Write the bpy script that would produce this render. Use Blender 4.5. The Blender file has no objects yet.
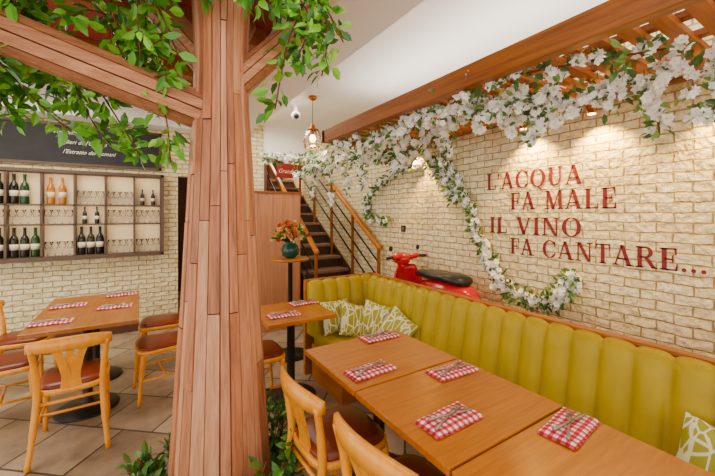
import bpy, math, random
from mathutils import Vector, Matrix
random.seed(7)
rnd=random.random
def ru(a,b): return a+(b-a)*random.random()
S=bpy.context.scene

# ---------------------------------------------------------------- materials
def cc(c,g=1.22,s=1.28):
    c=[max(0,x)**g for x in c]; l=.3*c[0]+.55*c[1]+.15*c[2]
    return [min(1,max(0.0,l+(x-l)*s)) for x in c]
def newmat(name):
    m=bpy.data.materials.new(name); m.use_nodes=True
    nt=m.node_tree; return m,nt,nt.nodes["Principled BSDF"]
def N(nt,t,**k):
    n=nt.nodes.new(t)
    for a,b in k.items(): setattr(n,a,b)
    return n
def setin(n,k,v): n.inputs[k].default_value=v
def ramp(nt,stops):
    r=N(nt,"ShaderNodeValToRGB"); e=r.color_ramp.elements
    while len(e)<len(stops): e.new(.5)
    for i,(p,c) in enumerate(stops): e[i].position=p; e[i].color=(c[0],c[1],c[2],1)
    return r
def plain(name,c,rough=.5,metal=0,var=.12,scale=12,emit=None,es=0,bump=0,spec=.5,raw=False):
    m,nt,b=newmat(name)
    if not raw: c=cc(c)
    tc=N(nt,"ShaderNodeTexCoord"); no=N(nt,"ShaderNodeTexNoise"); setin(no,"Scale",scale); setin(no,"Detail",4)
    nt.links.new(tc.outputs["Object"],no.inputs["Vector"])
    lo=[x*(1-var) for x in c]; hi=[min(1,x*(1+var)) for x in c]
    r=ramp(nt,[(.3,lo),(.7,hi)]); nt.links.new(no.outputs["Fac"],r.inputs[0]); nt.links.new(r.outputs[0],b.inputs["Base Color"])
    setin(b,"Roughness",rough); setin(b,"Metallic",metal); setin(b,"Specular IOR Level",spec)
    if emit: setin(b,"Emission Color",(*emit,1)); setin(b,"Emission Strength",es)
    if bump:
        bp=N(nt,"ShaderNodeBump"); setin(bp,"Strength",bump); setin(bp,"Distance",.01)
        nt.links.new(no.outputs["Fac"],bp.inputs["Height"]); nt.links.new(bp.outputs[0],b.inputs["Normal"])
    return m
def wood(name,c1,c2,sc=(20,1.5,20),rough=.4,bump=.15,coat=0,g=1.22,s=1.28):
    m,nt,b=newmat(name); c1=cc(c1,g,s);c2=cc(c2,g,s)
    tc=N(nt,"ShaderNodeTexCoord"); mp=N(nt,"ShaderNodeMapping"); setin(mp,"Scale",sc)
    nt.links.new(tc.outputs["Object"],mp.inputs[0])
    no=N(nt,"ShaderNodeTexNoise"); setin(no,"Scale",1.6); setin(no,"Detail",7); setin(no,"Roughness",.65); setin(no,"Distortion",.6)
    nt.links.new(mp.outputs[0],no.inputs["Vector"])
    r=ramp(nt,[(.28,c1),(.5,[(a+d)/2 for a,d in zip(c1,c2)]),(.72,c2)])
    nt.links.new(no.outputs["Fac"],r.inputs[0]); nt.links.new(r.outputs[0],b.inputs["Base Color"])
    setin(b,"Roughness",rough)
    if coat: setin(b,"Coat Weight",coat); setin(b,"Coat Roughness",.15)
    bp=N(nt,"ShaderNodeBump"); setin(bp,"Strength",bump); setin(bp,"Distance",.004)
    nt.links.new(no.outputs["Fac"],bp.inputs["Height"]); nt.links.new(bp.outputs[0],b.inputs["Normal"])
    return m
def brick(name,axis):
    m,nt,b=newmat(name)
    ge=N(nt,"ShaderNodeNewGeometry"); sp=N(nt,"ShaderNodeSeparateXYZ"); nt.links.new(ge.outputs["Position"],sp.inputs[0])
    cb=N(nt,"ShaderNodeCombineXYZ")
    nt.links.new(sp.outputs[axis],cb.inputs[0]); nt.links.new(sp.outputs[2],cb.inputs[1])
    n0=N(nt,"ShaderNodeTexNoise"); setin(n0,"Scale",8); setin(n0,"Detail",4); nt.links.new(ge.outputs["Position"],n0.inputs["Vector"])
    sc=N(nt,"ShaderNodeVectorMath",operation="SCALE"); setin(sc,"Scale",.035)
    nt.links.new(n0.outputs["Color"],sc.inputs[0])
    ad=N(nt,"ShaderNodeVectorMath",operation="ADD"); nt.links.new(cb.outputs[0],ad.inputs[0]); nt.links.new(sc.outputs[0],ad.inputs[1])
    br=N(nt,"ShaderNodeTexBrick"); nt.links.new(ad.outputs[0],br.inputs["Vector"])
    setin(br,"Scale",1); setin(br,"Brick Width",.18); setin(br,"Row Height",.065); setin(br,"Mortar Size",.0055); setin(br,"Mortar Smooth",.5)
    setin(br,"Color1",(.86,.73,.40,1)); setin(br,"Color2",(.96,.87,.57,1)); setin(br,"Mortar",(.50,.37,.15,1)); setin(br,"Bias",0)
    n1=N(nt,"ShaderNodeTexNoise"); setin(n1,"Scale",22); setin(n1,"Detail",6); nt.links.new(ge.outputs["Position"],n1.inputs["Vector"])
    r=ramp(nt,[(.3,(.76,.72,.60)),(.58,(1,1,1))]); nt.links.new(n1.outputs["Fac"],r.inputs[0])
    mx=N(nt,"ShaderNodeMixRGB",blend_type="MULTIPLY"); setin(mx,"Fac",.8)
    nt.links.new(br.outputs["Color"],mx.inputs[1]); nt.links.new(r.outputs[0],mx.inputs[2]); nt.links.new(mx.outputs[0],b.inputs["Base Color"])
    setin(b,"Roughness",.65)
    ma=N(nt,"ShaderNodeMath",operation="MULTIPLY_ADD"); nt.links.new(br.outputs["Fac"],ma.inputs[0]); ma.inputs[1].default_value=-1.0
    m2=N(nt,"ShaderNodeMath",operation="MULTIPLY"); nt.links.new(n1.outputs["Fac"],m2.inputs[0]); m2.inputs[1].default_value=1.5
    nt.links.new(m2.outputs[0],ma.inputs[2])
    bp=N(nt,"ShaderNodeBump"); setin(bp,"Strength",1.0); setin(bp,"Distance",.024)
    nt.links.new(ma.outputs[0],bp.inputs["Height"]); nt.links.new(bp.outputs[0],b.inputs["Normal"])
    return m
def floormat():
    m,nt,b=newmat("stone_tile_floor")
    ge=N(nt,"ShaderNodeNewGeometry"); mp=N(nt,"ShaderNodeMapping"); setin(mp,"Rotation",(0,0,math.radians(40)))
    nt.links.new(ge.outputs["Position"],mp.inputs[0])
    br=N(nt,"ShaderNodeTexBrick"); nt.links.new(mp.outputs[0],br.inputs["Vector"])
    setin(br,"Scale",1); setin(br,"Brick Width",.46); setin(br,"Row Height",.46); setin(br,"Mortar Size",.008); setin(br,"Mortar Smooth",.1)
    br.offset=.5
    setin(br,"Color1",(.26,.19,.12,1)); setin(br,"Color2",(.52,.41,.28,1)); setin(br,"Mortar",(.08,.06,.045,1))
    n1=N(nt,"ShaderNodeTexNoise"); setin(n1,"Scale",5); setin(n1,"Detail",8); setin(n1,"Roughness",.65); nt.links.new(ge.outputs["Position"],n1.inputs["Vector"])
    r=ramp(nt,[(.3,(.45,.45,.45)),(.7,(1.1,1.05,1.0))]); nt.links.new(n1.outputs["Fac"],r.inputs[0])
    mx=N(nt,"ShaderNodeMixRGB",blend_type="MULTIPLY"); setin(mx,"Fac",.9)
    nt.links.new(br.outputs["Color"],mx.inputs[1]); nt.links.new(r.outputs[0],mx.inputs[2]); nt.links.new(mx.outputs[0],b.inputs["Base Color"])
    setin(b,"Roughness",.38)
    bp=N(nt,"ShaderNodeBump"); setin(bp,"Strength",.3); setin(bp,"Distance",.005); nt.links.new(n1.outputs["Fac"],bp.inputs["Height"]); nt.links.new(bp.outputs[0],b.inputs["Normal"])
    return m
def gingham():
    m,nt,b=newmat("red_gingham_cloth")
    tc=N(nt,"ShaderNodeTexCoord"); sp=N(nt,"ShaderNodeSeparateXYZ"); nt.links.new(tc.outputs["Object"],sp.inputs[0])
    outs=[]
    for i in (0,1):
        a=N(nt,"ShaderNodeMath",operation="MULTIPLY"); nt.links.new(sp.outputs[i],a.inputs[0]); a.inputs[1].default_value=1/.03
        f=N(nt,"ShaderNodeMath",operation="FRACT"); nt.links.new(a.outputs[0],f.inputs[0])
        g=N(nt,"ShaderNodeMath",operation="GREATER_THAN"); nt.links.new(f.outputs[0],g.inputs[0]); g.inputs[1].default_value=.5
        outs.append(g)
    s=N(nt,"ShaderNodeMath",operation="ADD"); nt.links.new(outs[0].outputs[0],s.inputs[0]); nt.links.new(outs[1].outputs[0],s.inputs[1])
    h=N(nt,"ShaderNodeMath",operation="MULTIPLY"); nt.links.new(s.outputs[0],h.inputs[0]); h.inputs[1].default_value=.5
    r=ramp(nt,[(0,(.93,.90,.88)),(.5,(.78,.10,.14)),(1,(.50,.0,.02))]); nt.links.new(h.outputs[0],r.inputs[0])
    nt.links.new(r.outputs[0],b.inputs["Base Color"]); setin(b,"Roughness",.85)
    return m
def patterncloth():
    m,nt,b=newmat("leaf_pattern_cloth")
    tc=N(nt,"ShaderNodeTexCoord"); v=N(nt,"ShaderNodeTexVoronoi"); setin(v,"Scale",24); v.feature="DISTANCE_TO_EDGE"
    mp=N(nt,"ShaderNodeMapping"); setin(mp,"Rotation",(0,.7,0)); setin(mp,"Scale",(1,1,.4))
    nt.links.new(tc.outputs["Object"],mp.inputs[0]); nt.links.new(mp.outputs[0],v.inputs["Vector"])
    r=ramp(nt,[(.05,(.82,.78,.50)),(.08,(.38,.35,.015))]); nt.links.new(v.outputs["Distance"],r.inputs[0])
    nt.links.new(r.outputs[0],b.inputs["Base Color"]); setin(b,"Roughness",.85); return m

M_brickR=brick("cream_brick_side",1); M_brickB=brick("cream_brick_back",0)
M_floor=floormat()
M_white=plain("white_plaster",(.93,.91,.86),.8,var=.02,scale=3,raw=True)
M_cream=plain("cream_plaster",(.80,.74,.60),.8,var=.03,scale=3,raw=True)
M_burg=plain("burgundy_paint",(.30,.07,.06),.7)
M_dark=plain("dark_brown_paint",(.13,.06,.04),.6)
TW=dict(g=1.14,s=1.12)
M_trunk=[wood("bark_board_%d"%i,c1,c2,(30,30,1.6),.55,.7,**TW) for i,(c1,c2) in enumerate([((.26,.10,.048),(.66,.32,.18)),((.36,.155,.08),(.75,.40,.245)),((.22,.085,.042),(.57,.26,.145)),((.42,.20,.11),(.77,.45,.29)),((.31,.125,.06),(.65,.295,.155))])]
M_bark_in=plain("bark_groove",(.10,.045,.028),.8)
M_beam=wood("beam_wood",(.18,.07,.025),(.42,.18,.065),(25,1.2,25),.42)
M_slat=wood("slat_wood",(.30,.11,.03),(.58,.25,.08),(1.5,25,25),.5)
M_table=wood("table_wood",(.38,.16,.035),(.58,.275,.065),(2,26,26),.28,.05,coat=.3)
M_tabler=wood("table_wood_cross",(.32,.14,.055),(.50,.24,.09),(26,2,26),.30,.05,coat=.3)
M_chair=wood("chair_wood",(.66,.31,.03),(.88,.48,.07),(14,14,3),.33,.05,coat=.25)
M_seat=plain("brown_leather",(.22,.058,.026),.34,var=.25,scale=8)
M_black=plain("black_iron",(.03,.027,.024),.45,metal=.3)
M_lime=plain("mustard_green_leather",(.44,.305,.0),.38,var=.10,scale=5,bump=.08,spec=.25,raw=True)
M_ledge=wood("ledge_wood",(.32,.13,.05),(.50,.23,.09),(20,1.5,20),.4)
M_cab=wood("cabinet_wood",(.44,.205,.115),(.66,.37,.22),(22,22,1.2),.45,**TW)
M_cabdark=wood("cabinet_dark",(.24,.10,.04),(.36,.16,.07),(22,22,1.2),.45)
M_rail=wood("handrail_wood",(.48,.21,.07),(.66,.33,.12),(20,2,20),.35)
M_step=plain("stair_dark",(.08,.05,.04),.5)
M_steptop=plain("stair_tread",(.30,.20,.14),.5)
M_ging=gingham(); M_pat=patterncloth()
M_steel=plain("cutlery_steel",(.42,.38,.34),.3,metal=.8,var=.03)
M_text=plain("dark_red_paint",(.19,.004,.012),.6,var=.2,scale=30,raw=True)
M_red=plain("scooter_red",(.60,.004,.008),.2,var=.03,raw=True)
M_chrome=plain("chrome",(.7,.7,.7),.15,metal=1,var=.02)
M_blk=plain("black_vinyl",(.03,.03,.032),.35)
M_frame=plain("rack_frame_dark",(.14,.095,.07),.5)
M_rackback=plain("rack_back",(.86,.68,.42),.6,var=.05,raw=True)
M_board=plain("chalkboard_slate",(.035,.035,.038),.7,var=.3,scale=6)
M_chalk=plain("chalk",(.90,.88,.84),.9,var=.03,raw=True)
M_leaf=[plain("leaf_green_%d"%i,c,.4,var=.2,scale=5,raw=True) for i,c in enumerate([(.05,.20,.008),(.11,.34,.012),(.22,.50,.02),(.03,.12,.008),(.15,.40,.015)])]
M_gleaf=[plain("garland_leaf_%d"%i,c,.45,var=.2,scale=5,raw=True) for i,c in enumerate([(.09,.20,.03),(.18,.32,.05),(.05,.12,.02)])]
M_petal=[plain("petal_white_%d"%i,c,.6,var=.03,raw=True) for i,c in enumerate([(.98,.97,.92),(.96,.93,.84)])]
M_pcenter=plain("petal_center",(.75,.62,.20),.6)
M_twig=plain("twig",(.16,.07,.03),.8)
M_bot=[plain("bottle_dark",(.02,.02,.015),.12,var=.02),plain("bottle_amber",(.50,.24,.03),.12,var=.02),plain("bottle_green",(.03,.08,.03),.12,var=.02)]
M_label=plain("bottle_label",(.80,.74,.60),.7,var=.08)
M_glass,_nt,_b=newmat("clear_glass"); setin(_b,"Base Color",(1,1,1,1)); setin(_b,"Roughness",.0); setin(_b,"Transmission Weight",1.0); setin(_b,"IOR",1.2)
M_sign=plain("sign_dark_red",(.26,.012,.022),.6)
M_signtext=plain("sign_letter",(.85,.70,.52),.6)
M_vase=plain("vase_dark_green",(.02,.09,.07),.2)
M_flo=[plain("flower_%d"%i,c,.6,raw=True) for i,c in enumerate([(.80,.20,.02),(.80,.48,.18),(.50,.03,.04),(.85,.62,.35),(.80,.33,.06)])]
M_copper=plain("copper",(.45,.20,.08),.3,metal=.9)
M_bulb=plain("warm_bulb",(1,.8,.5),.4,emit=(1,.65,.3),es=14)
M_plast=plain("white_plastic",(.85,.85,.83),.4,var=.02,raw=True)
M_tail=plain("tail_lamp",(.5,.02,.02),.2)

# ---------------------------------------------------------------- mesh builder
class MB:
    def __init__(s): s.v=[];s.f=[];s.m=[];s.sm=[];s.mats=[]
    def mi(s,m):
        if m not in s.mats: s.mats.append(m)
        return s.mats.index(m)
    def add(s,vs,fs,mat,smooth=False,T=None):
        o=len(s.v); i=s.mi(mat)
        for p in vs:
            p=Vector(p); s.v.append(T@p if T else p)
        for f in fs: s.f.append([o+k for k in f]); s.m.append(i); s.sm.append(smooth)
    def box(s,c,size,mat,T=None,R=None):
        hx,hy,hz=[q/2 for q in size]; c=Vector(c)
        vs=[Vector((x*hx,y*hy,z*hz)) for z in(-1,1) for y in(-1,1) for x in(-1,1)]
        if R: vs=[R@p for p in vs]
        s.add([c+p for p in vs],[(0,2,3,1),(4,5,7,6),(0,1,5,4),(2,6,7,3),(0,4,6,2),(1,3,7,5)],mat,False,T)
    def b2(s,x0,x1,y0,y1,z0,z1,mat,T=None): s.box(((x0+x1)/2,(y0+y1)/2,(z0+z1)/2),(x1-x0,y1-y0,z1-z0),mat,T)
    def lathe(s,c,prof,mat,n=16,T=None,smooth=True):
        c=Vector(c); vs=[];fs=[]
        for r,z in prof:
            for k in range(n):
                a=2*math.pi*k/n; vs.append(c+Vector((max(r,.0004)*math.cos(a),max(r,.0004)*math.sin(a),z)))
        for j in range(len(prof)-1):
            for k in range(n):
                k2=(k+1)%n; fs.append((j*n+k,j*n+k2,(j+1)*n+k2,(j+1)*n+k))
        fs.append(tuple(range(n))[::-1]); fs.append(tuple((len(prof)-1)*n+k for k in range(n)))
        s.add(vs,fs,mat,smooth,T)
    def tube(s,pts,rad,mat,n=8,T=None,asp=(1,1),smooth=True,up=None):
        pts=[Vector(p) for p in pts]
        if not isinstance(rad,(list,tuple)): rad=[rad]*len(pts)
        vs=[];fs=[];u=Vector(up) if up else None
        for i,p in enumerate(pts):
            t=(pts[min(i+1,len(pts)-1)]-pts[max(i-1,0)])
            t=t.normalized() if t.length>1e-9 else Vector((0,0,1))
            if u is None: u=Vector((0,0,1)) if abs(t.z)<.9 else Vector((0,1,0))
            uu=(u-t*u.dot(t)).normalized(); w=t.cross(uu); u=uu if up is None else Vector(up)
            for k in range(n):
                a=2*math.pi*k/n; vs.append(p+uu*math.cos(a)*rad[i]*asp[0]+w*math.sin(a)*rad[i]*asp[1])
        for j in range(len(pts)-1):
            for k in range(n):
                k2=(k+1)%n; fs.append((j*n+k,j*n+k2,(j+1)*n+k2,(j+1)*n+k))
        fs.append(tuple(range(n))[::-1]); fs.append(tuple((len(pts)-1)*n+k for k in range(n)))
        s.add(vs,fs,mat,smooth,T)
    def ball(s,c,r,mat,n=10,m=6,sc=(1,1,1),T=None):
        prof=[(math.sin(math.pi*j/m)*r,-math.cos(math.pi*j/m)*r) for j in range(m+1)]
        c=Vector(c); vs=[];fs=[]
        for rr,z in prof:
            for k in range(n):
                a=2*math.pi*k/n; vs.append(c+Vector((max(rr,.0003)*math.cos(a)*sc[0],max(rr,.0003)*math.sin(a)*sc[1],z*sc[2])))
        for j in range(m):
            for k in range(n):
                k2=(k+1)%n; fs.append((j*n+k,j*n+k2,(j+1)*n+k2,(j+1)*n+k))
        s.add(vs,fs,mat,True,T)
    def mesh(s,name,origin=(0,0,0)):
        o=Vector(origin); me=bpy.data.meshes.new(name); me.from_pydata([p-o for p in s.v],[],s.f)
        for m in s.mats: me.materials.append(m)
        me.polygons.foreach_set("material_index",s.m); me.polygons.foreach_set("use_smooth",s.sm); me.update(); return me
    def obj(s,name,origin=None,bevel=0,seg=2):
        if origin is None:
            lo=[min(p[i] for p in s.v) for i in range(3)]; hi=[max(p[i] for p in s.v) for i in range(3)]
            origin=((lo[0]+hi[0])/2,(lo[1]+hi[1])/2,lo[2])
        o=bpy.data.objects.new(name,s.mesh(name,origin)); o.location=origin; S.collection.objects.link(o)
        if bevel:
            b=o.modifiers.new("bevel","BEVEL"); b.width=bevel; b.segments=seg; b.limit_method="ANGLE"; b.angle_limit=math.radians(50)
        return o
def inst(me,name,loc,rz=0,bevel=0):
    o=bpy.data.objects.new(name,me); o.location=loc; o.rotation_euler=(0,0,rz); S.collection.objects.link(o)
    if bevel:
        b=o.modifiers.new("bevel","BEVEL"); b.width=bevel; b.segments=2; b.limit_method="ANGLE"; b.angle_limit=math.radians(50)
    return o
def cat(pts,k=6):
    P=[Vector(p) for p in pts]; P=[2*P[0]-P[1]]+P+[2*P[-1]-P[-2]]; out=[]
    for i in range(1,len(P)-2):
        for j in range(k):
            t=j/k; a,b,c,d=P[i-1:i+3]
            out.append(.5*((2*b)+(c-a)*t+(2*a-5*b+4*c-d)*t*t+(3*b-a-3*c+d)*t**3))
    out.append(P[-2]); return out
def boxobj(name,x0,x1,y0,y1,z0,z1,mat,bevel=0):
    m=MB(); m.b2(x0,x1,y0,y1,z0,z1,mat); return m.obj(name,bevel=bevel)

W=2.9; CE=3.05
# ---------------------------------------------------------------- room shell
boxobj("floor",-3.4,3.1,-2.6,8.2,-.1,0,M_floor)
boxobj("wall_right",W,W+.2,-2.6,8.2,0,CE,M_brickR)
m=MB(); m.b2(-3.4,.46,5.62,5.8,0,CE,M_brickB); m.b2(.46,.8,5.62,5.8,2.15,CE,M_brickB); m.b2(.8,1.72,5.62,5.8,0,CE,M_brickB)
m.obj("wall_back",(0,5.62,0))
boxobj("wall_stairwell",1.72,W,5.62,5.8,2.52,CE,M_white)
boxobj("wall_rear",.3,W,8.0,8.2,0,CE,M_dark)
boxobj("wall_passage",.2,.42,5.8,8.0,0,CE,M_dark)
m=MB(); m.b2(.96,3.1,-2.6,8.2,CE,CE+.12,M_white); m.b2(-3.4,.96,-2.6,8.2,CE+.12,CE+.24,M_burg)
m.obj("ceiling",(0,0,CE))
m=MB(); m.b2(.95,1.4,-2.6,5.62,2.84,CE+.2,M_white); m.b2(.90,.95,-2.6,5.62,2.80,2.86,M_cream); m.b2(1.4,1.44,-2.6,5.62,2.98,CE,M_cream); m.obj("ceiling_beam",bevel=.006)
m=MB(); m.b2(-3.4,.95,5.3,5.62,2.78,CE+.12,M_white); m.obj("ceiling_bulkhead")
for i,yy in enumerate((.6,1.5,2.9,3.9,4.8)):
    boxobj("ceiling_rafter",-3.4,.9,yy,yy+.12,CE-.04,CE+.12,M_beam,.005)
boxobj("baseboard_back",-3.4,.46,5.6,5.62,0,.1,M_dark)

# ---------------------------------------------------------------- pergola over banquette
m=MB()
m.b2(1.73,1.80,-2.2,3.5,2.40,2.535,M_beam)
m.b2(2.84,2.895,-2.2,3.5,2.43,2.52,M_beam)
m.b2(1.73,2.895,3.44,3.5,2.40,2.535,M_beam)
y=-2.1
while y<3.4:
    m.b2(1.80,2.84,y,y+.065,2.44,2.475,M_slat); y+=.12
for xx in (2.05,2.32,2.6): m.b2(xx,xx+.05,-2.2,3.44,2.475,2.51,M_beam)
m.obj("wooden_pergola",bevel=.003,seg=1)

# ---------------------------------------------------------------- tree
TX,TY=.386,2.06
def rad(z):
    K=[(0,.285),(.2,.262),(1.1,.206),(1.96,.162),(2.2,.146),(2.5,.140),(3.17,.170)]
    for (a,ra),(b,rb) in zip(K,K[1:]):
        if z<=b: return ra+(rb-ra)*(z-a)/(b-a)
    return K[-1][1]
m=MB(); n=24
angs=[2*math.pi*(k+ru(-.22,.22))/n for k in range(n)]
zs=[0,.2,.6,1.1,1.55,1.96,2.2,2.5,3.15]
m.lathe((TX,TY,0),[(rad(z)-.012,z) for z in zs],M_bark_in,24)
for k in range(n):
    a0=angs[k]; a1=angs[(k+1)%n]+(2*math.pi if k==n-1 else 0)
    cut=ru(.4,2.3); cut2=cut+ru(.5,.9)
    for (za,zb) in ((0,cut-.002),(cut+.002,min(cut2,3.1)),(min(cut2,3.1)+.004,3.17)):
        if zb-za<.02: continue
        zl=[za]+[z for z in zs if za+.02<z<zb-.02]+[zb]; vs=[];fs=[]
        off=ru(-.005,.006)
        for z in zl:
            r=rad(z)+off
            for (a,rr) in ((a0+.006,r-.014),(a0+.015,r),(a1-.015,r),(a1-.006,r-.014)):
                vs.append((TX+rr*math.cos(a),TY+rr*math.sin(a),z))
        for j in range(len(zl)-1):
            for q in range(3): fs.append((j*4+q,j*4+q+1,(j+1)*4+q+1,(j+1)*4+q))
        m.add(vs,fs,random.choice(M_trunk))
MBR=[wood("branch_board_%d"%i,c1,c2,(1.6,28,28),.55,.6,**TW) for i,(c1,c2) in enumerate([((.28,.115,.055),(.62,.31,.17)),((.22,.09,.045),(.52,.25,.13)),((.36,.16,.08),(.70,.38,.23))])]
def plankbranch(m,p0,p1,r0,r1,n=11):
    p0=Vector(p0);p1=Vector(p1); t=(p1-p0).normalized(); u=(Vector((0,0,1))-t*t.z).normalized(); w=t.cross(u)
    m.tube([p0,p1],[r0-.01,r1-.01],M_bark_in,12)
    ph=ru(0,1)
    for k in range(n):
        a0=2*math.pi*(k+ph)/n+.02; a1=2*math.pi*(k+1+ph)/n-.02
        vs=[];fs=[]
        for p,r in ((p0,r0),(p1,r1)):
            for a,rr in ((a0,r-.014),(a0+.02,r),(a1-.02,r),(a1,r-.014)): vs.append(p+(u*math.cos(a)+w*math.sin(a))*rr)
        for q in range(3): fs.append((q,q+1,4+q+1,4+q))
        m.add(vs,fs,random.choice(MBR))
plankbranch(m,(.40,2.06,2.13),(-1.5,2.12,2.68),.105,.095)
plankbranch(m,(.38,2.05,2.25),(.94,1.94,2.86),.085,.068)
plankbranch(m,(.36,2.08,2.4),(-.12,2.6,3.15),.09,.085)
plankbranch(m,(.38,2.08,2.45),(.75,2.9,3.15),.075,.07)
m.obj("wooden_tree",(TX,TY,0))

def leaf(m,p,d,L,w,mat):
    d=Vector(d).normalized(); s=d.cross(Vector((ru(-1,1),ru(-1,1),ru(-.2,1)))); 
    if s.length<.05: s=d.cross(Vector((1,0,0)))
    s.normalize(); nn=s.cross(d); p=Vector(p)
    vs=[p,p+d*L*.3+s*w*.45+nn*w*.12,p+d*L*.3-s*w*.45+nn*w*.12,p+d*L*.65+s*w*.4+nn*w*.05,p+d*L*.65-s*w*.4+nn*w*.05,p+d*L-nn*w*.25,p+d*L*.3,p+d*L*.65-nn*w*.05]
    m.add(vs,[(0,6,1),(0,2,6),(6,7,3,1),(2,4,7,6),(7,5,3),(4,5,7)],mat,False)
def strand(m,pts,n,spread,L,mats,twig=M_twig,tr=.004):
    c=cat(pts,5); m.tube(c,tr,twig,5)
    for i in range(n):
        j=random.randrange(len(c)-1); t=rnd(); p=c[j].lerp(c[j+1],t)
        d=Vector((ru(-1,1),ru(-1,1),ru(-1,.8))).normalized(); d2=(c[j+1]-c[j]).normalized()
        q=p+d*ru(0,spread); l=L*ru(.6,1.2)
        leaf(m,q,d*.9+d2*.5,l,l*.5,random.choice(mats))
m=MB()
def droop(x,y,z,dx,dy,L,n):
    p=[(x,y,z),(x+dx*.5,y+dy*.5,z-L*.25),(x+dx,y+dy,z-L)]
    strand(m,p,n,.06,.085,M_leaf)
for i in range(78):
    x=ru(-1.5,.12); y=ru(1.65,2.7); z=ru(2.58,3.0)
    droop(x,y,z,ru(-.3,.3),ru(-.2,.2),ru(.1,.36),22)
for i in range(30):
    x=ru(-1.2,-.3); y=ru(1.9,2.5); z=ru(2.42,2.62)
    droop(x,y,z,ru(-.15,.2),ru(-.15,.15),ru(.10,.24),22)
for p,nn in (([(-.05,2.16,2.45),(.1,2.06,2.15),(.13,1.98,1.86)],70),([(-.2,2.25,2.28),(-.08,2.2,2.06),(.0,2.12,1.90)],60),([(-.3,2.3,2.3),(-.22,2.28,2.1),(-.14,2.2,1.97)],45),
          ([(-.55,2.4,2.3),(-.42,2.3,2.14),(-.30,2.28,2.02)],50),([(-.12,2.1,2.5),(-.02,2.08,2.3),(.12,1.9,2.28)],60),([(-.65,2.45,2.35),(-.6,2.4,2.2),(-.52,2.35,2.08)],70),
          ([(-.1,2.1,2.55),(.0,2.0,2.42),(.1,1.9,2.45)],60),([(-.4,2.2,2.45),(-.3,2.2,2.3),(-.25,2.15,2.16)],45),
          ([(.76,1.7,2.78),(.66,1.74,2.5),(.6,1.77,2.15)],60),([(.80,1.6,2.75),(.82,1.6,2.5),(.80,1.62,2.32)],50),([(.4,1.8,2.75),(.55,1.75,2.68),(.75,1.7,2.62)],60),
          ([(.6,1.75,2.75),(.78,1.6,2.68),(.86,1.5,2.46)],55),([(.7,1.7,2.75),(.75,1.66,2.6),(.70,1.7,2.42)],50),([(-.6,2.5,2.45),(-.62,2.5,2.3),(-.56,2.5,2.2)],50),([(.35,1.8,2.9),(.3,1.8,2.75),(.25,1.85,2.68)],40)):
    strand(m,p,nn,.06,.088,M_leaf)
m.obj("tree_foliage")
m=MB()
for i in range(95):
    a=ru(0,2*math.pi); x=TX+math.cos(a)*.34; y=TY+math.sin(a)*.34
    h=ru(.15,.46) if math.cos(a-.2)>0 else ru(.08,.26)
    strand(m,[(x,y,0),(x+math.cos(a)*.05,y+math.sin(a)*.05,h*.6),(x+math.cos(a)*.12,y+math.sin(a)*.12,h)],16,.03,.07,[M_leaf[0],M_leaf[3],M_gleaf[0]])
m.obj("leafy_ground_plants")

# ---------------------------------------------------------------- tables
def table_mesh(w,d,name,mt=M_table):
    m=MB(); m.b2(-w/2,w/2,-d/2,d/2,.718,.75,mt)
    m.b2(-w*.3,w*.3,-d*.3,d*.3,.70,.718,M_black)
    m.lathe((0,0,0),[(.22,0),(.22,.012),(.17,.03),(.05,.045),(.035,.07),(.035,.66),(.06,.70)],M_black,24)
    return m.mesh(name)
tm=table_mesh(.72,.592,"dining_table")
for yy in (1.71,1.107,.505,-.097): inst(tm,"dining_table",(1.23,yy,0),0,.005)
tm2=table_mesh(.6,.6,"dining_table_small",M_table); inst(tm2,"dining_table",(1.12,2.88,0),0,.004)
tm3=table_mesh(.72,.62,"dining_table_left",M_tabler)
inst(tm3,"dining_table",(-.37,3.61,0),0,.004); inst(tm3,"dining_table",(-.37,4.235,0),0,.004)

# ---------------------------------------------------------------- chairs (facing +Y)
m=MB()
def rrect(hw,hd,z,n=24,p=4,back=.88):
    out=[]
    for k in range(n):
        a=2*math.pi*k/n; c,s_=math.cos(a),math.sin(a)
        x=math.copysign(abs(c)**(2/p),c)*hw; y=math.copysign(abs(s_)**(2/p),s_)*hd
        x*= (back+(1-back)*(y+hd)/(2*hd)); out.append((x,y,z))
    return out
def stack(m,rings,mat,T=None):
    n=len(rings[0]); vs=[p for r in rings for p in r]; fs=[]
    for j in range(len(rings)-1):
        for k in range(n): k2=(k+1)%n; fs.append((j*n+k,j*n+k2,(j+1)*n+k2,(j+1)*n+k))
    fs.append(tuple(range(n))[::-1]); fs.append(tuple((len(rings)-1)*n+k for k in range(n)))
    m.add(vs,fs,mat,True,T)
stack(m,[rrect(.205,.205,.405),rrect(.215,.215,.41),rrect(.215,.215,.438),rrect(.205,.205,.443)],M_chair)
stack(m,[rrect(.198,.198,.44),rrect(.203,.203,.452),rrect(.195,.195,.466),rrect(.165,.165,.474),rrect(.09,.09,.477)],M_seat)
for sx in (-1,1):
    m.tube(cat([(sx*.175,.165,.42),(sx*.18,.18,.25),(sx*.19,.20,0)],4),[.021]*5+[.015]*4,M_chair,10)
    m.tube(cat([(sx*.205,-.285,0),(sx*.185,-.235,.2),(sx*.172,-.195,.42),(sx*.180,-.205,.58),(sx*.198,-.235,.74)],5),[.017]*5+[.021]*11+[.018]*5,M_chair,10)
    m.tube([(sx*.183,.185,.20),(sx*.183,-.235,.20)],.010,M_chair,8)
m.tube([(-.183,.0,.20),(.183,.0,.20)],.010,M_chair,8)
m.tube([(-.178,-.20,.36),(.178,-.20,.36)],.012,M_chair,8)
vs=[];fs=[];K=16
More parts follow.
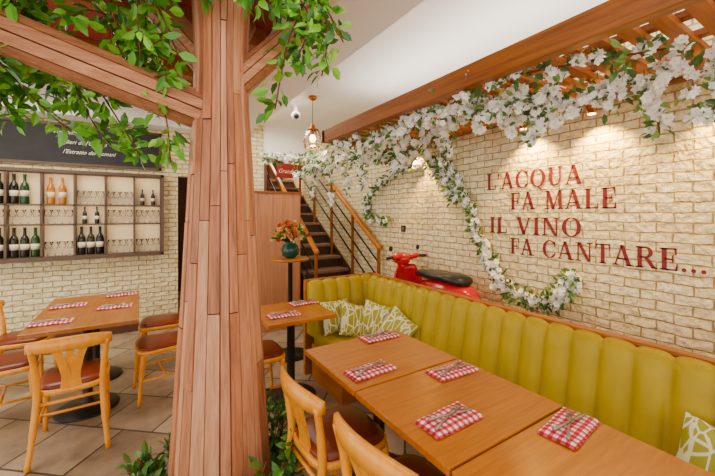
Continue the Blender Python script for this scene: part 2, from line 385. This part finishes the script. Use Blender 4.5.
for i in range(K+1):
    t=-1+2*i/K; x=t*.225; y=-.275+.055*t*t; zc=.752-.012*t*t; h=.046*(1-.35*abs(t)**3)
    for (dy,dz) in ((.012,-h*.9),(.015,0),(.011,h),(-.011,h),(-.015,0),(-.012,-h*.9)): vs.append((x,y+dy,zc+dz))
for i in range(K):
    for q in range(6): fs.append((i*6+q,i*6+(q+1)%6,(i+1)*6+(q+1)%6,(i+1)*6+q))
fs.append(tuple(range(6))[::-1]); fs.append(tuple(K*6+q for q in range(6)))
m.add(vs,fs,M_chair,True)
def slat(pts,w,th=.007):
    c=cat(pts,5); vs=[];fs=[]
    for i,p in enumerate(c):
        ww=w[0]+(w[1]-w[0])*i/(len(c)-1)
        for dx,dy in ((-ww,-th),(ww,-th),(ww,th),(-ww,th)): vs.append(p+Vector((dx,dy,0)))
    for i in range(len(c)-1):
        for q in range(4): fs.append((i*4+q,i*4+(q+1)%4,(i+1)*4+(q+1)%4,(i+1)*4+q))
    fs.append((3,2,1,0)); n_=len(c)-1; fs.append(tuple(n_*4+q for q in range(4)))
    m.add(vs,fs,M_chair)
slat([(0,-.195,.43),(0,-.205,.55),(0,-.245,.66),(0,-.272,.74)],(.032,.018))
for sx in (-1,1): slat([(sx*.032,-.195,.43),(sx*.026,-.205,.52),(sx*.048,-.24,.64),(sx*.080,-.266,.735)],(.026,.022))
chair=m.mesh("dining_chair")
P=math.pi/2
for x,y,r in ((-.40,3.19,.03),(.17,3.60,P+.1),(.20,4.28,P-.1),(-.90,3.72,-P+.15),(-.93,4.40,-P-.1),(.82,2.90,-P),(.89,1.60,-P+.04),(.935,1.07,-P+.1)):
    inst(chair,"dining_chair",(x,y,0),r)

# ---------------------------------------------------------------- napkins & cutlery
m=MB()
def nap(m,dz,sx,sy,ox=0,oy=0,rz=0):
    R=Matrix.Rotation(rz,4,'Z'); n=10; vs=[];fs=[]
    for i in range(n+1):
        for j in range(7):
            x=(-.5+i/n)*sx;y=(-.5+j/6)*sy
            z=dz+.002*math.sin(i*1.3+j)+(.002 if 0<j<6 and 0<i<n else -.003)
            vs.append(R@Vector((x+ox,y+oy,z)))
    for i in range(n):
        for j in range(6): a=i*7+j; fs.append((a,a+7,a+8,a+1))
    m.add(vs,fs,M_ging,True)
nap(m,.006,.27,.135); nap(m,.011,.262,.128,.003,.003,.03)
for (xa,ya,xb,yb_),k in (((-.115,-.035,.10,.035),0),((-.10,.02,.12,-.02),1)):
    A=Vector((xa,ya,.021+.004*k)); B=Vector((xb,yb_,.021+.004*k)); L_=lambda t:A.lerp(B,t)
    m.tube([L_(0),L_(.45),L_(.62)],[.0065,.0045,.004],M_steel,6)
    if k==0:
        m.tube([L_(.62),L_(.7),L_(.8)],[.004,.012,.011],M_steel,6,asp=(.3,1))
        s_=(B-A).cross(Vector((0,0,1))).normalized()
        for q in(-.009,-.003,.003,.009): m.tube([L_(.79)+s_*q,L_(1)+s_*q],.0019,M_steel,5)
    else:
        m.tube([L_(.6),L_(.75),L_(.93),L_(1)],[.005,.011,.010,.003],M_steel,6,asp=(.25,1))
nap_near=m.mesh("napkin_cutlery")
for x,y,r in ((1.39,1.93,.0),(1.05,1.54,.05),(1.42,1.30,-.05),(1.075,1.0,.02),(1.44,.71,.12)): inst(nap_near,"napkin_with_cutlery",(x,y,.751),r)
for x,y in ((-.56,4.1),(-.59,3.54),(-.17,4.38),(-.2,3.84),(1.31,3.05),(1.01,2.77)): inst(nap_near,"napkin_with_cutlery",(x,y,.751),ru(-.06,.06))

# ---------------------------------------------------------------- banquette
m=MB()
def channels(m,fn,length,cw=.15):
    prof=[(.075,.42,1,0),(.055,.56,1,0),(.03,.70,1,.05),(.008,.82,1,.15),(.0,.875,.9,.4),(-.018,.912,.5,.8),(-.045,.925,0,1),(-.072,.912,-.2,.6),(-.085,.87,0,0),(-.085,.42,0,0)]
    n=max(1,round(length/cw)); cw=length/n; K=10; vs=[];fs=[]; cols=n*K+1
    for i in range(cols):
        t=i/K*cw; f=(i%K)/K; b=.034*(1-abs(2*f-1)**3) if i<cols-1 else 0
        for (o,z,bn,bz) in prof: vs.append(fn(t,o-.006+b*bn,z+b*bz*.6))
    np_=len(prof)
    for i in range(cols-1):
        for j in range(np_-1): a=i*np_+j; fs.append((a,a+np_,a+np_+1,a+1))
    fs.append(tuple(range(np_))); fs.append(tuple((cols-1)*np_+j for j in range(np_)))
    m.add(vs,fs,M_lime,True)
channels(m,lambda t,o,z:Vector((2.075-o,-.9+t,z)),3.99)
channels(m,lambda t,o,z:Vector((1.40+t,3.09-o,z)),.76)
m.b2(2.165,2.23,-.9,3.2,0,.925,M_ledge); m.b2(2.155,2.22,-.9,3.22,.925,.942,M_ledge)
m.b2(1.385,2.22,3.175,3.22,0,.942,M_ledge)
m.b2(1.60,2.16,-.9,3.09,.0,.34,M_ledge); m.b2(1.42,1.62,2.5,3.09,.0,.34,M_ledge)
for i in range(7):
    y0=-.9+i*.567; 
    stack(m,[[(1.79+px*1,y0+.2835+py*1,z) for px,py,_ in rrect(.235-e,.281-e,0,24,10,1)] for z,e in ((.34,0),(.44,0),(.46,.008),(.467,.03))],M_lime)
stack(m,[[(1.56+px,2.78+py,z) for px,py,_ in rrect(.15-e,.28-e,0,24,10,1)] for z,e in ((.34,0),(.44,0),(.46,.008),(.466,.03))],M_lime)
m.obj("banquette_sofa",(1.8,1.1,0))
def cushion_mesh():
    m=MB(); n=14; vs=[];fs=[]
    for s_ in (1,-1):
        o=len(vs)
        for i in range(n+1):
            for j in range(n+1):
                u=-1+2*i/n;v=-1+2*j/n; pin=.93+.07*abs(u*v)
                vs.append((u*.155*pin,s_*.06*((1-u**4)*(1-v**4))**.6,v*.155*pin))
        for i in range(n):
            for j in range(n):
                a=o+i*(n+1)+j; f=(a,a+n+1,a+n+2,a+1); fs.append(f if s_<0 else f[::-1])
    m.add(vs,fs,M_pat,True); return m.mesh("throw_cushion")
cm=cushion_mesh()
for x,y,z,rx,ry,rz in ((1.60,2.93,.61,-.25,0,.05),(1.72,2.78,.595,-.42,.3,-.1),(1.88,2.66,.60,-.3,.15,-P+.5),(1.90,2.38,.58,-.5,.4,-P+.1),(1.93,.37,.585,-.3,.15,-P)):
    o=bpy.data.objects.new("throw_cushion",cm); o.location=(x,y,z); o.rotation_euler=(rx,ry,rz); S.collection.objects.link(o)

# ---------------------------------------------------------------- scooter (facing +Y)
m=MB(); cx=2.58; RB=.085; RY=0.03
def xs(x): return cx+x
rings=[]
for y,w,z0,z1 in ((2.04,.03,.62,.72),(2.08,.12,.46,.80),(2.18,.18,.30,.85),(2.38,.20,.26,.865),(2.56,.18,.28,.85),(2.70,.13,.28,.82),(2.78,.09,.26,.60)):
    r=[]
    for k in range(18):
        a=2*math.pi*k/18; c,s_=math.cos(a),math.sin(a)
        r.append((xs(math.copysign(abs(c)**.7,c)*w),y+RY,(z0+z1)/2+math.copysign(abs(s_)**.8,s_)*(z1-z0)/2+RB))
    rings.append(r)
stack(m,rings,M_red)
stack(m,[[(xs(x*1),2.87+y,z) for x,y,_ in rrect(.17,.26,0,20,5,1)] for z in (.26,.31)],M_red)
vs=[];fs=[]; nz,nx=12,10
for side in (0,1):
    for i in range(nz+1):
        t=i/nz; z=.30+t*.72; w=.20+.06*math.sin(t*math.pi)-.08*t**3; yb=3.04+.10*t
        for j in range(nx+1):
            u=-1+2*j/nx; vs.append((xs(u*w),yb-.09*u*u+(.012 if side else -.012),z))
Q=(nz+1)*(nx+1)
for i in range(nz):
    for j in range(nx):
        a=i*(nx+1)+j; fs.append((a,a+1,a+nx+2,a+nx+1)); fs.append((Q+a,Q+a+nx+1,Q+a+nx+2,Q+a+1))
for i in range(nz):
    a=i*(nx+1); fs.append((a,a+nx+1,Q+a+nx+1,Q+a)); a+=nx; fs.append((a,Q+a,Q+a+nx+1,a+nx+1))
for j in range(nx):
    a=nz*(nx+1)+j; fs.append((a,a+1,Q+a+1,Q+a))
m.add(vs,fs,M_red,True)
m.tube(cat([(xs(0),3.32,.42),(xs(0),3.24,.62),(xs(0),3.17,.85),(xs(0),3.12,1.04)],4),[.05,.05,.05,.06,.07,.07,.06,.055,.05,.05,.05,.05,.05],M_red,12)
m.ball((xs(0),3.13,1.08),.09,M_red,14,8,(1,1.3,.85))
m.ball((xs(0),3.225,1.08),.065,M_chrome,14,8,(1,.5,1))
for sx in(-1,1):
    m.tube([(xs(0),3.11,1.09),(xs(sx*.17),3.08,1.11),(xs(sx*.20),3.06,1.115)],[.045,.03,.022],M_red,10)
    m.tube([(xs(sx*.19),3.065,1.113),(xs(sx*.29),3.03,1.11)],.018,M_blk,10)
    m.tube([(xs(sx*.2),3.10,1.10),(xs(sx*.27),3.10,1.095)],.006,M_chrome,6)
    m.tube([(xs(sx*.14),3.09,1.12),(xs(sx*.2),3.08,1.2)],.005,M_chrome,6); m.ball((xs(sx*.2),3.08,1.21),.03,M_blk,10,6,(1,.35,1))
rings=[]
for y,w,z0,z1 in ((2.14,.05,.85,.90),(2.17,.11,.84,.925),(2.32,.14,.85,.945),(2.48,.13,.85,.925),(2.64,.105,.85,.935),(2.78,.075,.85,.92),(2.82,.03,.86,.89)):
    r=[]
    for k in range(16):
        a=2*math.pi*k/16; c,s_=math.cos(a),math.sin(a)
        r.append((xs(math.copysign(abs(c)**.7,c)*w),y+RY,(z0+z1)/2+math.copysign(abs(s_)**.7,s_)*(z1-z0)/2+RB-.005))
    rings.append(r)
stack(m,rings,M_blk)
for wy in (2.28,3.36):
    T=Matrix.Translation((cx,wy,.215))@Matrix.Rotation(P,4,'Y')
    m.lathe((0,0,0),[(.11,-.045),(.18,-.05),(.21,-.03),(.215,0),(.21,.03),(.18,.05),(.11,.045)],M_blk,24,T)
    m.lathe((0,0,0),[(.03,-.055),(.11,-.046),(.11,.046),(.03,.055)],M_chrome,20,T)
vs=[];fs=[]
for i in range(13):
    a=math.radians(-10+i*16)
    for j in range(7):
        u=-1+j/3; r=.25-.05*u*u; vs.append((xs(u*.075),3.36+r*math.cos(a),.215+r*math.sin(a)))
for i in range(12):
    for j in range(6): a=i*7+j; fs.append((a,a+1,a+8,a+7))
m.add(vs,fs,M_red,True)
m.tube([(xs(-.05),2.95,.28),(xs(-.14),2.98,0)],.01,M_chrome,6); m.tube([(xs(.05),2.95,.28),(xs(.14),2.98,0)],.01,M_chrome,6)
m.box((cx,2.05+RY,.66+RB),(.09,.03,.06),M_tail)
m.obj("motor_scooter",(cx,2.7,0))

# ---------------------------------------------------------------- wall lettering (serif glyphs)
TH,tn,sh=.19,.08,.065
def rect(x0,y0,x1,y1): return [(x0,y0),(x1,y0),(x1,y1),(x0,y1)]
def serif(x,y,w=.17,up=True):
    return [(x-w,y),(x+w,y),(x+w,y+sh),(x-w,y+sh)] if up else [(x-w,y-sh),(x+w,y-sh),(x+w,y),(x-w,y)]
def ring(cx,cy,a,b,ai,bi,t0=0,t1=360,n=28):
    out=[]
    for i in range(n):
        p=math.radians(t0+(t1-t0)*i/n); q=math.radians(t0+(t1-t0)*(i+1)/n)
        out.append([(cx+ai*math.cos(p),cy+bi*math.sin(p)),(cx+a*math.cos(p),cy+b*math.sin(p)),(cx+a*math.cos(q),cy+b*math.sin(q)),(cx+ai*math.cos(q),cy+bi*math.sin(q))])
    return out
def stem(x): return [rect(x-TH/2,0,x+TH/2,1),serif(x,0),serif(x,1,up=False)]
def diag(x0,y0,x1,y1,w): return [(x0-w/2,y0),(x0+w/2,y0),(x1+w/2,y1),(x1-w/2,y1)]
def glyph(c):
    if c=="I": return stem(.2),.4
    if c=="L": return stem(.2)+[rect(.2,0,.66,sh+.01),[(.60,0),(.68,0),(.68,.30),(.64,.30)]],.72
    if c in "EF":
        g=stem(.2)+[rect(.2,1-sh-.01,.66,1),[(.60,.70),(.66,.70),(.66,1),(.56,1)],rect(.2,.46,.52,.46+tn),[(.48,.33),(.53,.33),(.53,.67),(.48,.67)]]
        if c=="E": g+=[rect(.2,0,.68,sh+.01),[(.58,0),(.69,0),(.70,.30),(.65,.30)]]
        return g,.75 if c=="E" else .70
    if c=="A": return [diag(.12,0,.42,1,.08),diag(.74,0,.42,1,.19),rect(.2,.28,.66,.28+tn),serif(.12,0,.13),serif(.76,0,.17)],.92
    if c=="V": return [diag(.44,0,.14,1,.19),diag(.44,0,.74,1,.08),serif(.14,1,.17,False),serif(.75,1,.13,False)],.88
    if c=="M": return [diag(.14,0,.18,1,.08),diag(.5,0,.2,1,.18),diag(.5,0,.84,1,.08),diag(.9,0,.86,1,.18),serif(.14,0,.14),serif(.9,0,.17),serif(.14,1,.12,False),serif(.9,1,.12,False)],1.07
    if c=="N": return [rect(.14,0,.22,1),rect(.74,0,.82,1),[(.12,1),(.32,1),(.82,0),(.66,0)],serif(.18,0,.15),serif(.78,1,.15,False),serif(.16,1,.13,False)],.96
    if c=="T": return [rect(.31,0,.49,1),serif(.4,0),rect(.04,1-sh-.01,.76,1),[(.04,.70),(.09,.70),(.14,1),(.04,1)],[(.71,.70),(.76,.70),(.76,1),(.66,1)]],.8
    if c=="U": return [rect(.11,.3,.29,1),rect(.66,.3,.74,1),serif(.2,1,.17,False),serif(.71,1,.14,False)]+ring(.43,.32,.31,.34,.15,.25,180,360,14)[:7]+[[(.43,-.02),(.43,.07),(.58,.14),(.62,.04)],[(.62,.04),(.58,.14),(.66,.32),(.74,.32)]],.88
    if c in "OQ":
        g=ring(.46,.5,.44,.52,.25,.46)
        if c=="Q": g+=[[(.40,.0),(.55,.02),(.80,-.22),(.62,-.16)],[(.62,-.16),(.80,-.22),(1.02,-.20),(1.0,-.15)]]
        return g,.94
    if c=="C": return ring(.46,.5,.44,.52,.25,.46,42,318)+[[(.74,.64),(.80,.64),(.80,1.0),(.68,.86)],[(.76,.3),(.82,.28),(.76,.12),(.64,.14)]],.86
    if c=="R":
        return stem(.2)+[rect(.2,1-tn,.44,1),rect(.2,.46,.44,.46+tn)]+ring(.44,.73,.29,.27,.11,.19,-90,90,12)+[[(.36,.5),(.54,.5),(.88,0),(.68,0)],serif(.80,0,.12)],.90
    if c==".": return ring(.1,.08,.09,.09,.001,.001,0,360,10),.27
    if c=="'": return [[(.05,.98),(.18,.98),(.13,.68),(.08,.68)]],.2
    return [],.42
m=MB()
def wline(txt,yl,yr,zb,cap):
    x=0;G=[]
    for c in txt:
        g,adv=glyph(c); G.append((x,g)); x+=adv+.06
    tot=x-.06; k=(yl-yr)/tot
    for ox,g in G:
        for poly in g:
            vs=[(W-.006,yl-(ox+px)*k,zb+py*cap) for px,py in poly]; 
            m.add(vs,[tuple(range(len(vs)))],M_text)
wline("L'ACQUA",2.205,1.325,1.835,.155)
wline("FA MALE",1.95,1.10,1.64,.155)
wline("IL VINO",2.17,1.335,1.42,.15)
wline("FA CANTARE...",1.95,.63,1.235,.145)
m.obj("wall_lettering",(W-.006,1.5,1.2))

# ---------------------------------------------------------------- garlands of white blossoms
def flower(m,p,r,out):
    out=Vector(out).normalized(); u=out.cross(Vector((.3,.2,1))).normalized(); w=out.cross(u); p=Vector(p); ph=ru(0,6)
    mt=random.choice(M_petal)
    for k in range(5):
        a=ph+k*2*math.pi/5; d=u*math.cos(a)+w*math.sin(a); s=out.cross(d)
        m.add([p,p+d*r*.6+s*r*.42+out*r*.15,p+d*r+out*r*.35,p+d*r*.6-s*r*.42+out*r*.15],[(0,1,2,3)],mt)
    m.add([p+out*.004+u*r*.15,p+out*.004+w*r*.15,p+out*.004-u*r*.15,p+out*.004-w*r*.15],[(0,1,2,3)],M_pcenter)
def garland(m,pts,nf,nl,spread,r=.025,ll=.08):
    c=cat(pts,8); m.tube(c,.006,M_twig,5)
    ncl=max(1,nf//8)
    for q in range(ncl):
        j=random.randrange(len(c)-1); b=c[j].lerp(c[j+1],rnd()); off=Vector((ru(-1,.5),ru(-1,1),ru(-1,.8)))*spread
        b=b+off*ru(.2,1.1)
        if b.x>W-.05: b.x=W-.05
        for i in range(8):
            d=Vector((ru(-1,.6),ru(-1,1),ru(-1,1))).normalized()
            flower(m,b+d*ru(.01,.035),r*ru(.75,1.2),d+Vector((-.4,-.3,0)))
    for i in range(nl):
        j=random.randrange(len(c)-1); p=c[j].lerp(c[j+1],rnd())
        d=Vector((ru(-1,.2),ru(-1,1),ru(-1,1))).normalized(); l=ru(.035,ll)
        leaf(m,p+d*ru(0,spread),d,l,l*.5,random.choice(M_gleaf))
m=MB()
garland(m,[(2.05,4.75,2.25),(2.2,4.2,2.36),(2.3,3.6,2.32),(2.1,3.0,2.36),(2.35,2.4,2.34),(2.2,1.9,2.37),(2.35,1.4,2.32),(2.4,1.0,2.33),(2.45,.6,2.33),(2.4,.1,2.33)],1900,750,.12,.028)
garland(m,[(1.85,3.4,2.36),(1.95,2.6,2.34),(1.92,2.1,2.38),(2.05,1.6,2.36),(2.2,1.2,2.35)],950,380,.09,.026)
garland(m,[(1.82,1.75,2.45),(1.85,1.3,2.42),(1.95,.95,2.40),(2.1,.6,2.38)],150,170,.08)
garland(m,[(2.0,4.9,2.2),(2.3,4.5,2.28),(2.55,3.8,2.34),(2.6,3.3,2.30),(2.6,2.8,2.34)],700,420,.12)
garland(m,[(1.5,5.0,2.42),(1.7,4.7,2.38),(1.9,4.3,2.36),(2.0,3.9,2.38)],200,170,.08)
for x,y,z,l in ((2.3,2.9,2.3,.25),(2.4,2.3,2.3,.2),(2.3,1.38,2.3,.20),(2.45,.80,2.3,.25),(2.4,.5,2.3,.22),(2.5,4.3,2.25,.35),(2.6,4.0,2.25,.3),(2.1,3.3,2.3,.25),(2.2,4.8,2.2,.4),(2.4,4.6,2.2,.5)):
    garland(m,[(x,y,z),(x+.02,y-.05,z-l*.5),(x,y+ru(-.1,.1),z-l)],90,40,.05)
m.obj("blossom_garland")
m=MB(); gx=W-.06
garland(m,[(gx,3.66,1.52),(gx,4.0,1.50),(gx,4.24,1.62),(gx,4.16,1.86),(gx,3.8,2.08),(gx,3.4,2.18),(gx,2.95,2.20),(gx,2.66,2.10),(gx,2.46,1.86),(gx,2.32,1.58),(gx,2.24,1.36),(gx,2.15,1.18),(gx,2.02,1.0),(gx,1.86,.90),(gx,1.68,.86),(gx,1.52,.90),(gx,1.42,1.04),(gx,1.38,1.14)],1450,850,.065,.026,.085)
garland(m,[(gx,2.95,2.22),(gx,2.7,2.0),(gx,2.55,1.75)],280,130,.08)
garland(m,[(gx,1.72,.86),(gx,1.5,.92),(gx,1.38,1.12)],230,60,.06)
m.obj("wall_blossom_garland")

# ---------------------------------------------------------------- wine rack on back wall
m=MB(); xs0=[.24-.31*i for i in range(8)]; xL=xs0[-1]; yf=5.48
zr=[1.08,1.47,1.71,2.10]
m.b2(xL,.24,5.59,5.615,1.08,2.1,M_rackback)
for x in xs0: m.b2(x-.011,x+.011,yf,5.59,1.08,2.1,M_frame)
for z in zr: m.b2(xL,.24,yf,5.59,z-.009,z+.009,M_frame)
m.b2(xL-.03,.27,yf-.02,5.6,2.10,2.14,M_frame); m.b2(xL-.03,.27,yf-.02,5.6,1.04,1.08,M_frame)
m.b2(.24,.275,yf-.02,5.6,1.04,2.14,M_frame); m.b2(xL-.03,xL,yf-.02,5.6,1.04,2.14,M_frame)
m.obj("wine_rack")
mb_=MB(); mg=MB()
def bottle(x,y,z,mt,s=1):
    mb_.lathe((x,y,z),[(.034*s,0),(.037*s,.01),(.037*s,.18*s),(.03*s,.21*s),(.014*s,.235*s),(.013*s,.30*s),(.015*s,.302*s),(.015*s,.315*s)],mt,12)
    mb_.lathe((x,y,z+.08*s),[(.0375*s,0),(.0378*s,.06*s)],M_label,12)
def glass(x,y,z,s=1):
    mg.lathe((x,y,z),[(.032,0),(.03,.004),(.004,.008),(.004,.07*s),(.025,.085*s),(.035,.115*s),(.030,.165*s),(.028,.165*s),(.033,.115*s),(.022,.09*s)],M_glass,10)
def cell(col,row,kind):
    x0=xs0[col+1]; z=zr[row]+.0095
    if kind=="b":
        for t in (.2,.5,.8)[:random.choice((2,3))]: bottle(x0+.31*t,5.54,z,random.choice(M_bot[:1]*4+M_bot[2:]),1.12)
    if kind=="a":
        for t in (.25,.6): bottle(x0+.31*t,5.54,z,M_bot[1],1.05)
    if kind=="s":
        for t in (.3,.7): bottle(x0+.31*t,5.54,z,M_bot[0],.68)
    if kind=="g":
        for t in (.17,.38,.6,.83): glass(x0+.31*t,5.53,z,1.05)
lay={0:"ggs",1:"ggg",2:"bsg",3:"gga",4:"bgb",5:"bgb",6:"gbb"}
for c,st in lay.items():
    for r_ in range(3):
        k=st[r_]
        if r_==1 and k in "ba": k="s"
        cell(c,r_,k)
mb_.obj("wine_bottle_collection"); mg.obj("wine_glass_collection")

# chalkboard
m=MB(); m.b2(-2.0,.22,5.585,5.615,2.24,2.70,M_board)
for a in ((-2.03,.25,5.57,5.615,2.21,2.24),(-2.03,.25,5.57,5.615,2.70,2.73),(.22,.25,5.57,5.615,2.21,2.73),(-2.03,-2.0,5.57,5.615,2.21,2.73)): m.b2(*a,M_frame)
cb=m.obj("chalkboard",(-.9,5.6,2.2))
def text(name,body,loc,size,mat,parent,shear=.25,sx=1):
    c=bpy.data.curves.new(name,"FONT"); c.body=body; c.size=size; c.shear=shear; c.extrude=.001; c.materials.append(mat)
    c.space_character=1.05
    o=bpy.data.objects.new(name,c); o.rotation_euler=(P,0,0); o.scale=(sx,1,1); S.collection.objects.link(o)
    o.parent=parent; o.location=Vector(loc)-parent.location; return o
text("chalk_text_1","I Vini della Casa",(-.95,5.58,2.60),.07,M_chalk,cb,.5,.85)
text("chalk_text_2","Taglieri dell'Osteria",(-.88,5.58,2.48),.07,M_chalk,cb,.5,.85)
text("chalk_text_3","l'Estratto dei Romani",(-.82,5.58,2.36),.07,M_chalk,cb,.5,.85)

# ---------------------------------------------------------------- cabinet, stairs, sign
m=MB(); m.b2(1.31,1.93,4.6,5.25,0,1.88,M_cab); m.b2(1.29,1.95,4.58,5.27,1.88,1.91,M_cabdark); m.b2(1.93,1.935,4.6,5.25,0,1.88,M_cabdark)
m.b2(1.34,1.90,4.585,4.6,.12,1.84,M_cab); m.box((1.86,4.575,1.0),(.015,.02,.14),M_black)
m.obj("wooden_cabinet",bevel=.006)
m=MB(); x0,x1=2.05,2.86; rise,run,y0=.18,.26,4.05
for k in range(13):
    y=y0+k*run; z=(k+1)*rise
    m.b2(x0,x1,y-.02,y+run+.02,z-.04,z,M_steptop); m.b2(x0+.03,x1,y+.01,y+.03,z-rise,z-.03,M_step)
L=13
for xx in (x0-.02,x1):
    vs=[(xx,y0-.05,0),(xx,y0+.25,0),(xx,y0+L*run,L*rise-.2),(xx,y0+L*run,L*rise+.05),(xx,y0-.05,.22)]
    vs2=[(a+.03,b,c) for a,b,c in vs]; m.add(vs+vs2,[(0,1,2,3,4),(9,8,7,6,5)]+[(i,(i+1)%5,5+(i+1)%5,5+i) for i in range(5)],M_step)
m.b2(x0,x1,y0+L*run,7.98,L*rise-.05,L*rise,M_steptop)
m.obj("staircase")
for xx,ya,yb2,za in ((x0+.02,4.34,6.6,1.06),(x1-.05,3.88,6.9,1.12)):
    m=MB(); sl=.72 if xx<2.5 else rise/run
    f=lambda y:za+(y-ya)*sl
    m.tube([(xx,ya,f(ya)),(xx,yb2,f(yb2))],.036,M_rail,10,asp=(1,1.1))
    for k in ((.3,.55) if xx<2.5 else (.22,.44,.66)): m.tube([(xx,ya+.02,f(ya+.02)-k),(xx,yb2,f(yb2)-k)],.013,M_black,6)
    for i in range(4 if xx<2.5 else 5):
        y=ya+.03+i*.7; zb=max(0,(math.floor((y-y0)/run)+1)*rise) if y>y0 else 0
        m.b2(xx-.018,xx+.018,y-.018,y+.018,zb,f(y),M_cabdark)
    m.obj("stair_railing")
m=MB(); m.b2(1.95,2.46,5.66,5.69,2.22,2.46,M_sign); m.b2(2.05,2.06,5.67,5.68,2.46,2.52,M_black); m.b2(2.35,2.36,5.67,5.68,2.46,2.52,M_black)
sg=m.obj("hanging_sign",(2.2,5.66,2.22)); text("sign_text","Grand Cru.",(1.975,5.655,2.30),.1,M_signtext,sg,.3,.92)
boxobj("trim_1",1.72,1.76,5.6,5.62,0,2.52,M_dark)

# pedestal table with flowers
m=MB(); px_,py_=1.44,3.72
m.lathe((px_,py_,0),[(.20,0),(.20,.015),(.05,.03),(.025,.06),(.025,1.05),(.05,1.075)],M_black,20)
m.lathe((px_,py_,0),[(.20,1.075),(.215,1.08),(.215,1.10),(.21,1.104)],M_tabler,28)
m.obj("bar_table")
m=MB(); m.lathe((px_,py_,1.105),[(.05,0),(.09,.03),(.105,.09),(.085,.14),(.055,.165),(.07,.19)],M_vase,20)
for i in range(190):
    a=ru(0,6.28);b=ru(.05,1.45); d=Vector((math.sin(b)*math.cos(a),math.sin(b)*math.sin(a),math.cos(b))); r=ru(.08,.21)
    c=Vector((px_,py_,1.29)); p=c+d*r
    m.tube([c,p],.003,M_leaf[3],4)
    if rnd()<.7:
        mt=random.choice(M_flo)
        for q in range(9):
            dd=(d+Vector((ru(-1,1),ru(-1,1),ru(-1,1)))*.7).normalized(); leaf(m,p,dd,.045,.036,mt)
        m.ball(p,.014,mt,6,4)
    else:
        for q in range(3): leaf(m,p,d+Vector((ru(-.6,.6),ru(-.6,.6),0)),.06,.03,random.choice(M_leaf[:2]))
m.obj("flower_vase")

# ---------------------------------------------------------------- pendant lamp, spots, camera
m=MB(); lx,ly=1.80,3.9
m.lathe((lx,ly,0),[(.05,3.05),(.05,3.02),(.02,3.0)],M_copper,14); m.tube([(lx,ly,3.02),(lx,ly,2.70)],.004,M_black,6)
m.lathe((lx,ly,0),[(.02,2.71),(.03,2.69),(.035,2.66),(.07,2.645),(.075,2.63),(.065,2.63)],M_copper,20)
m.lathe((lx,ly,0),[(.07,2.63),(.10,2.56),(.115,2.48),(.10,2.42),(.095,2.42),(.11,2.48),(.095,2.56),(.066,2.63)],M_glass,24)
for k in range(8):
    a=2*math.pi*k/8; m.tube([(lx+r*math.cos(a),ly+r*math.sin(a),z) for r,z in ((.072,2.635),(.104,2.56),(.12,2.48),(.104,2.415))],.003,M_copper,5)
for z,r in ((2.56,.105),(2.48,.12),(2.415,.104)): m.tube([(lx+r*math.cos(a*.3927),ly+r*math.sin(a*.3927),z) for a in range(17)],.003,M_copper,5)
m.ball((lx,ly,2.53),.04,M_bulb,12,8,(1,1,1.3)); m.tube([(lx,ly,2.64),(lx,ly,2.56)],.018,M_copper,10); m.obj("pendant_lamp")
m=MB(); m.lathe((1.70,4.2,0),[(.05,3.05),(.05,3.02),(.02,3.0),(.02,2.9)],M_plast,14); m.ball((1.70,4.2,2.87),.06,M_plast,14,8); m.tube([(1.70,4.2,2.87),(1.66,4.08,2.83)],[.045,.05],M_plast,14); m.ball((1.657,4.07,2.828),.035,M_blk,10,6)
m.obj("security_camera")
m=MB(); m.b2(W-.012,W,3.44,3.52,1.37,1.45,M_black); m.b2(W-.016,W-.01,3.455,3.505,1.385,1.435,M_steel); m.obj("wall_socket")
def light(kind,name,loc,e,col,rot=None,**k):
    l=bpy.data.lights.new(name,kind); l.energy=e; l.color=col
    for a,b in k.items(): setattr(l,a,b)
    o=bpy.data.objects.new(name,l); o.location=loc
    if rot: o.rotation_euler=rot
    S.collection.objects.link(o); return o
for i,yy in enumerate((3.08,1.72,1.20,.50)):
    m=MB(); m.lathe((2.74,yy,0),[(.035,2.44),(.035,2.38),(.03,2.32)],M_copper,14); m.lathe((2.74,yy,0),[(.025,2.322),(.025,2.315)],M_bulb,12); m.obj("downlight")
    light("SPOT","downlight_lamp",(2.74,yy,2.30),62,(1,.60,.17),(0,math.radians(-22),0),spot_size=math.radians(105),spot_blend=.7,shadow_soft_size=.02)
light("POINT","pendant_light",(lx,ly,2.38),8,(1,.7,.4),shadow_soft_size=.05)
light("AREA","ceiling_fill_light",(.3,.4,2.98),42,(1,.92,.80),(0,0,0),shape="RECTANGLE",size=2.2,size_y=2.4)  # this and the next two: unseen area fill added to brighten the room
light("AREA","ceiling_fill_light",(-1.2,4.0,2.95),80,(1,.90,.74),(0,0,0),shape="RECTANGLE",size=1.6,size_y=1.6)
light("AREA","ceiling_fill_light",(1.7,4.6,2.97),30,(1,.88,.72),(0,0,0),shape="RECTANGLE",size=.8,size_y=1.2)
light("AREA","stair_fill_light",(2.4,6.9,3.0),26,(1,.8,.6),(0,0,0),size=.6)  # added area fill over the stairs, no fixture there
light("AREA","pergola_fill_uplight",(2.3,1.2,2.56),38,(1,.97,.90),(math.pi,0,0),shape="RECTANGLE",size=.5,size_y=4.2)  # unseen uplight added to whiten the ceiling, no cove lamp behind it
for zz in (2.085,1.695,1.455): light("AREA","rack_strip_light",(-.83,5.50,zz),1.8,(1,.80,.50),(math.radians(20),0,0),shape="RECTANGLE",size=2.1,size_y=.02)

# ---------------------------------------------------------------- world + camera
w=bpy.data.worlds.new("world"); S.world=w; w.use_nodes=True
bg=w.node_tree.nodes["Background"]; bg.inputs[0].default_value=(1.0,.945,.84,1); bg.inputs[1].default_value=2.55
cd=bpy.data.cameras.new("camera"); cd.sensor_width=36; cd.lens=345/715*36; cd.shift_y=-24/715; cd.clip_start=.05
co=bpy.data.objects.new("camera",cd); co.location=(0,0,1.6); co.rotation_euler=(P,0,-math.radians(32.18)); S.collection.objects.link(co); S.camera=co
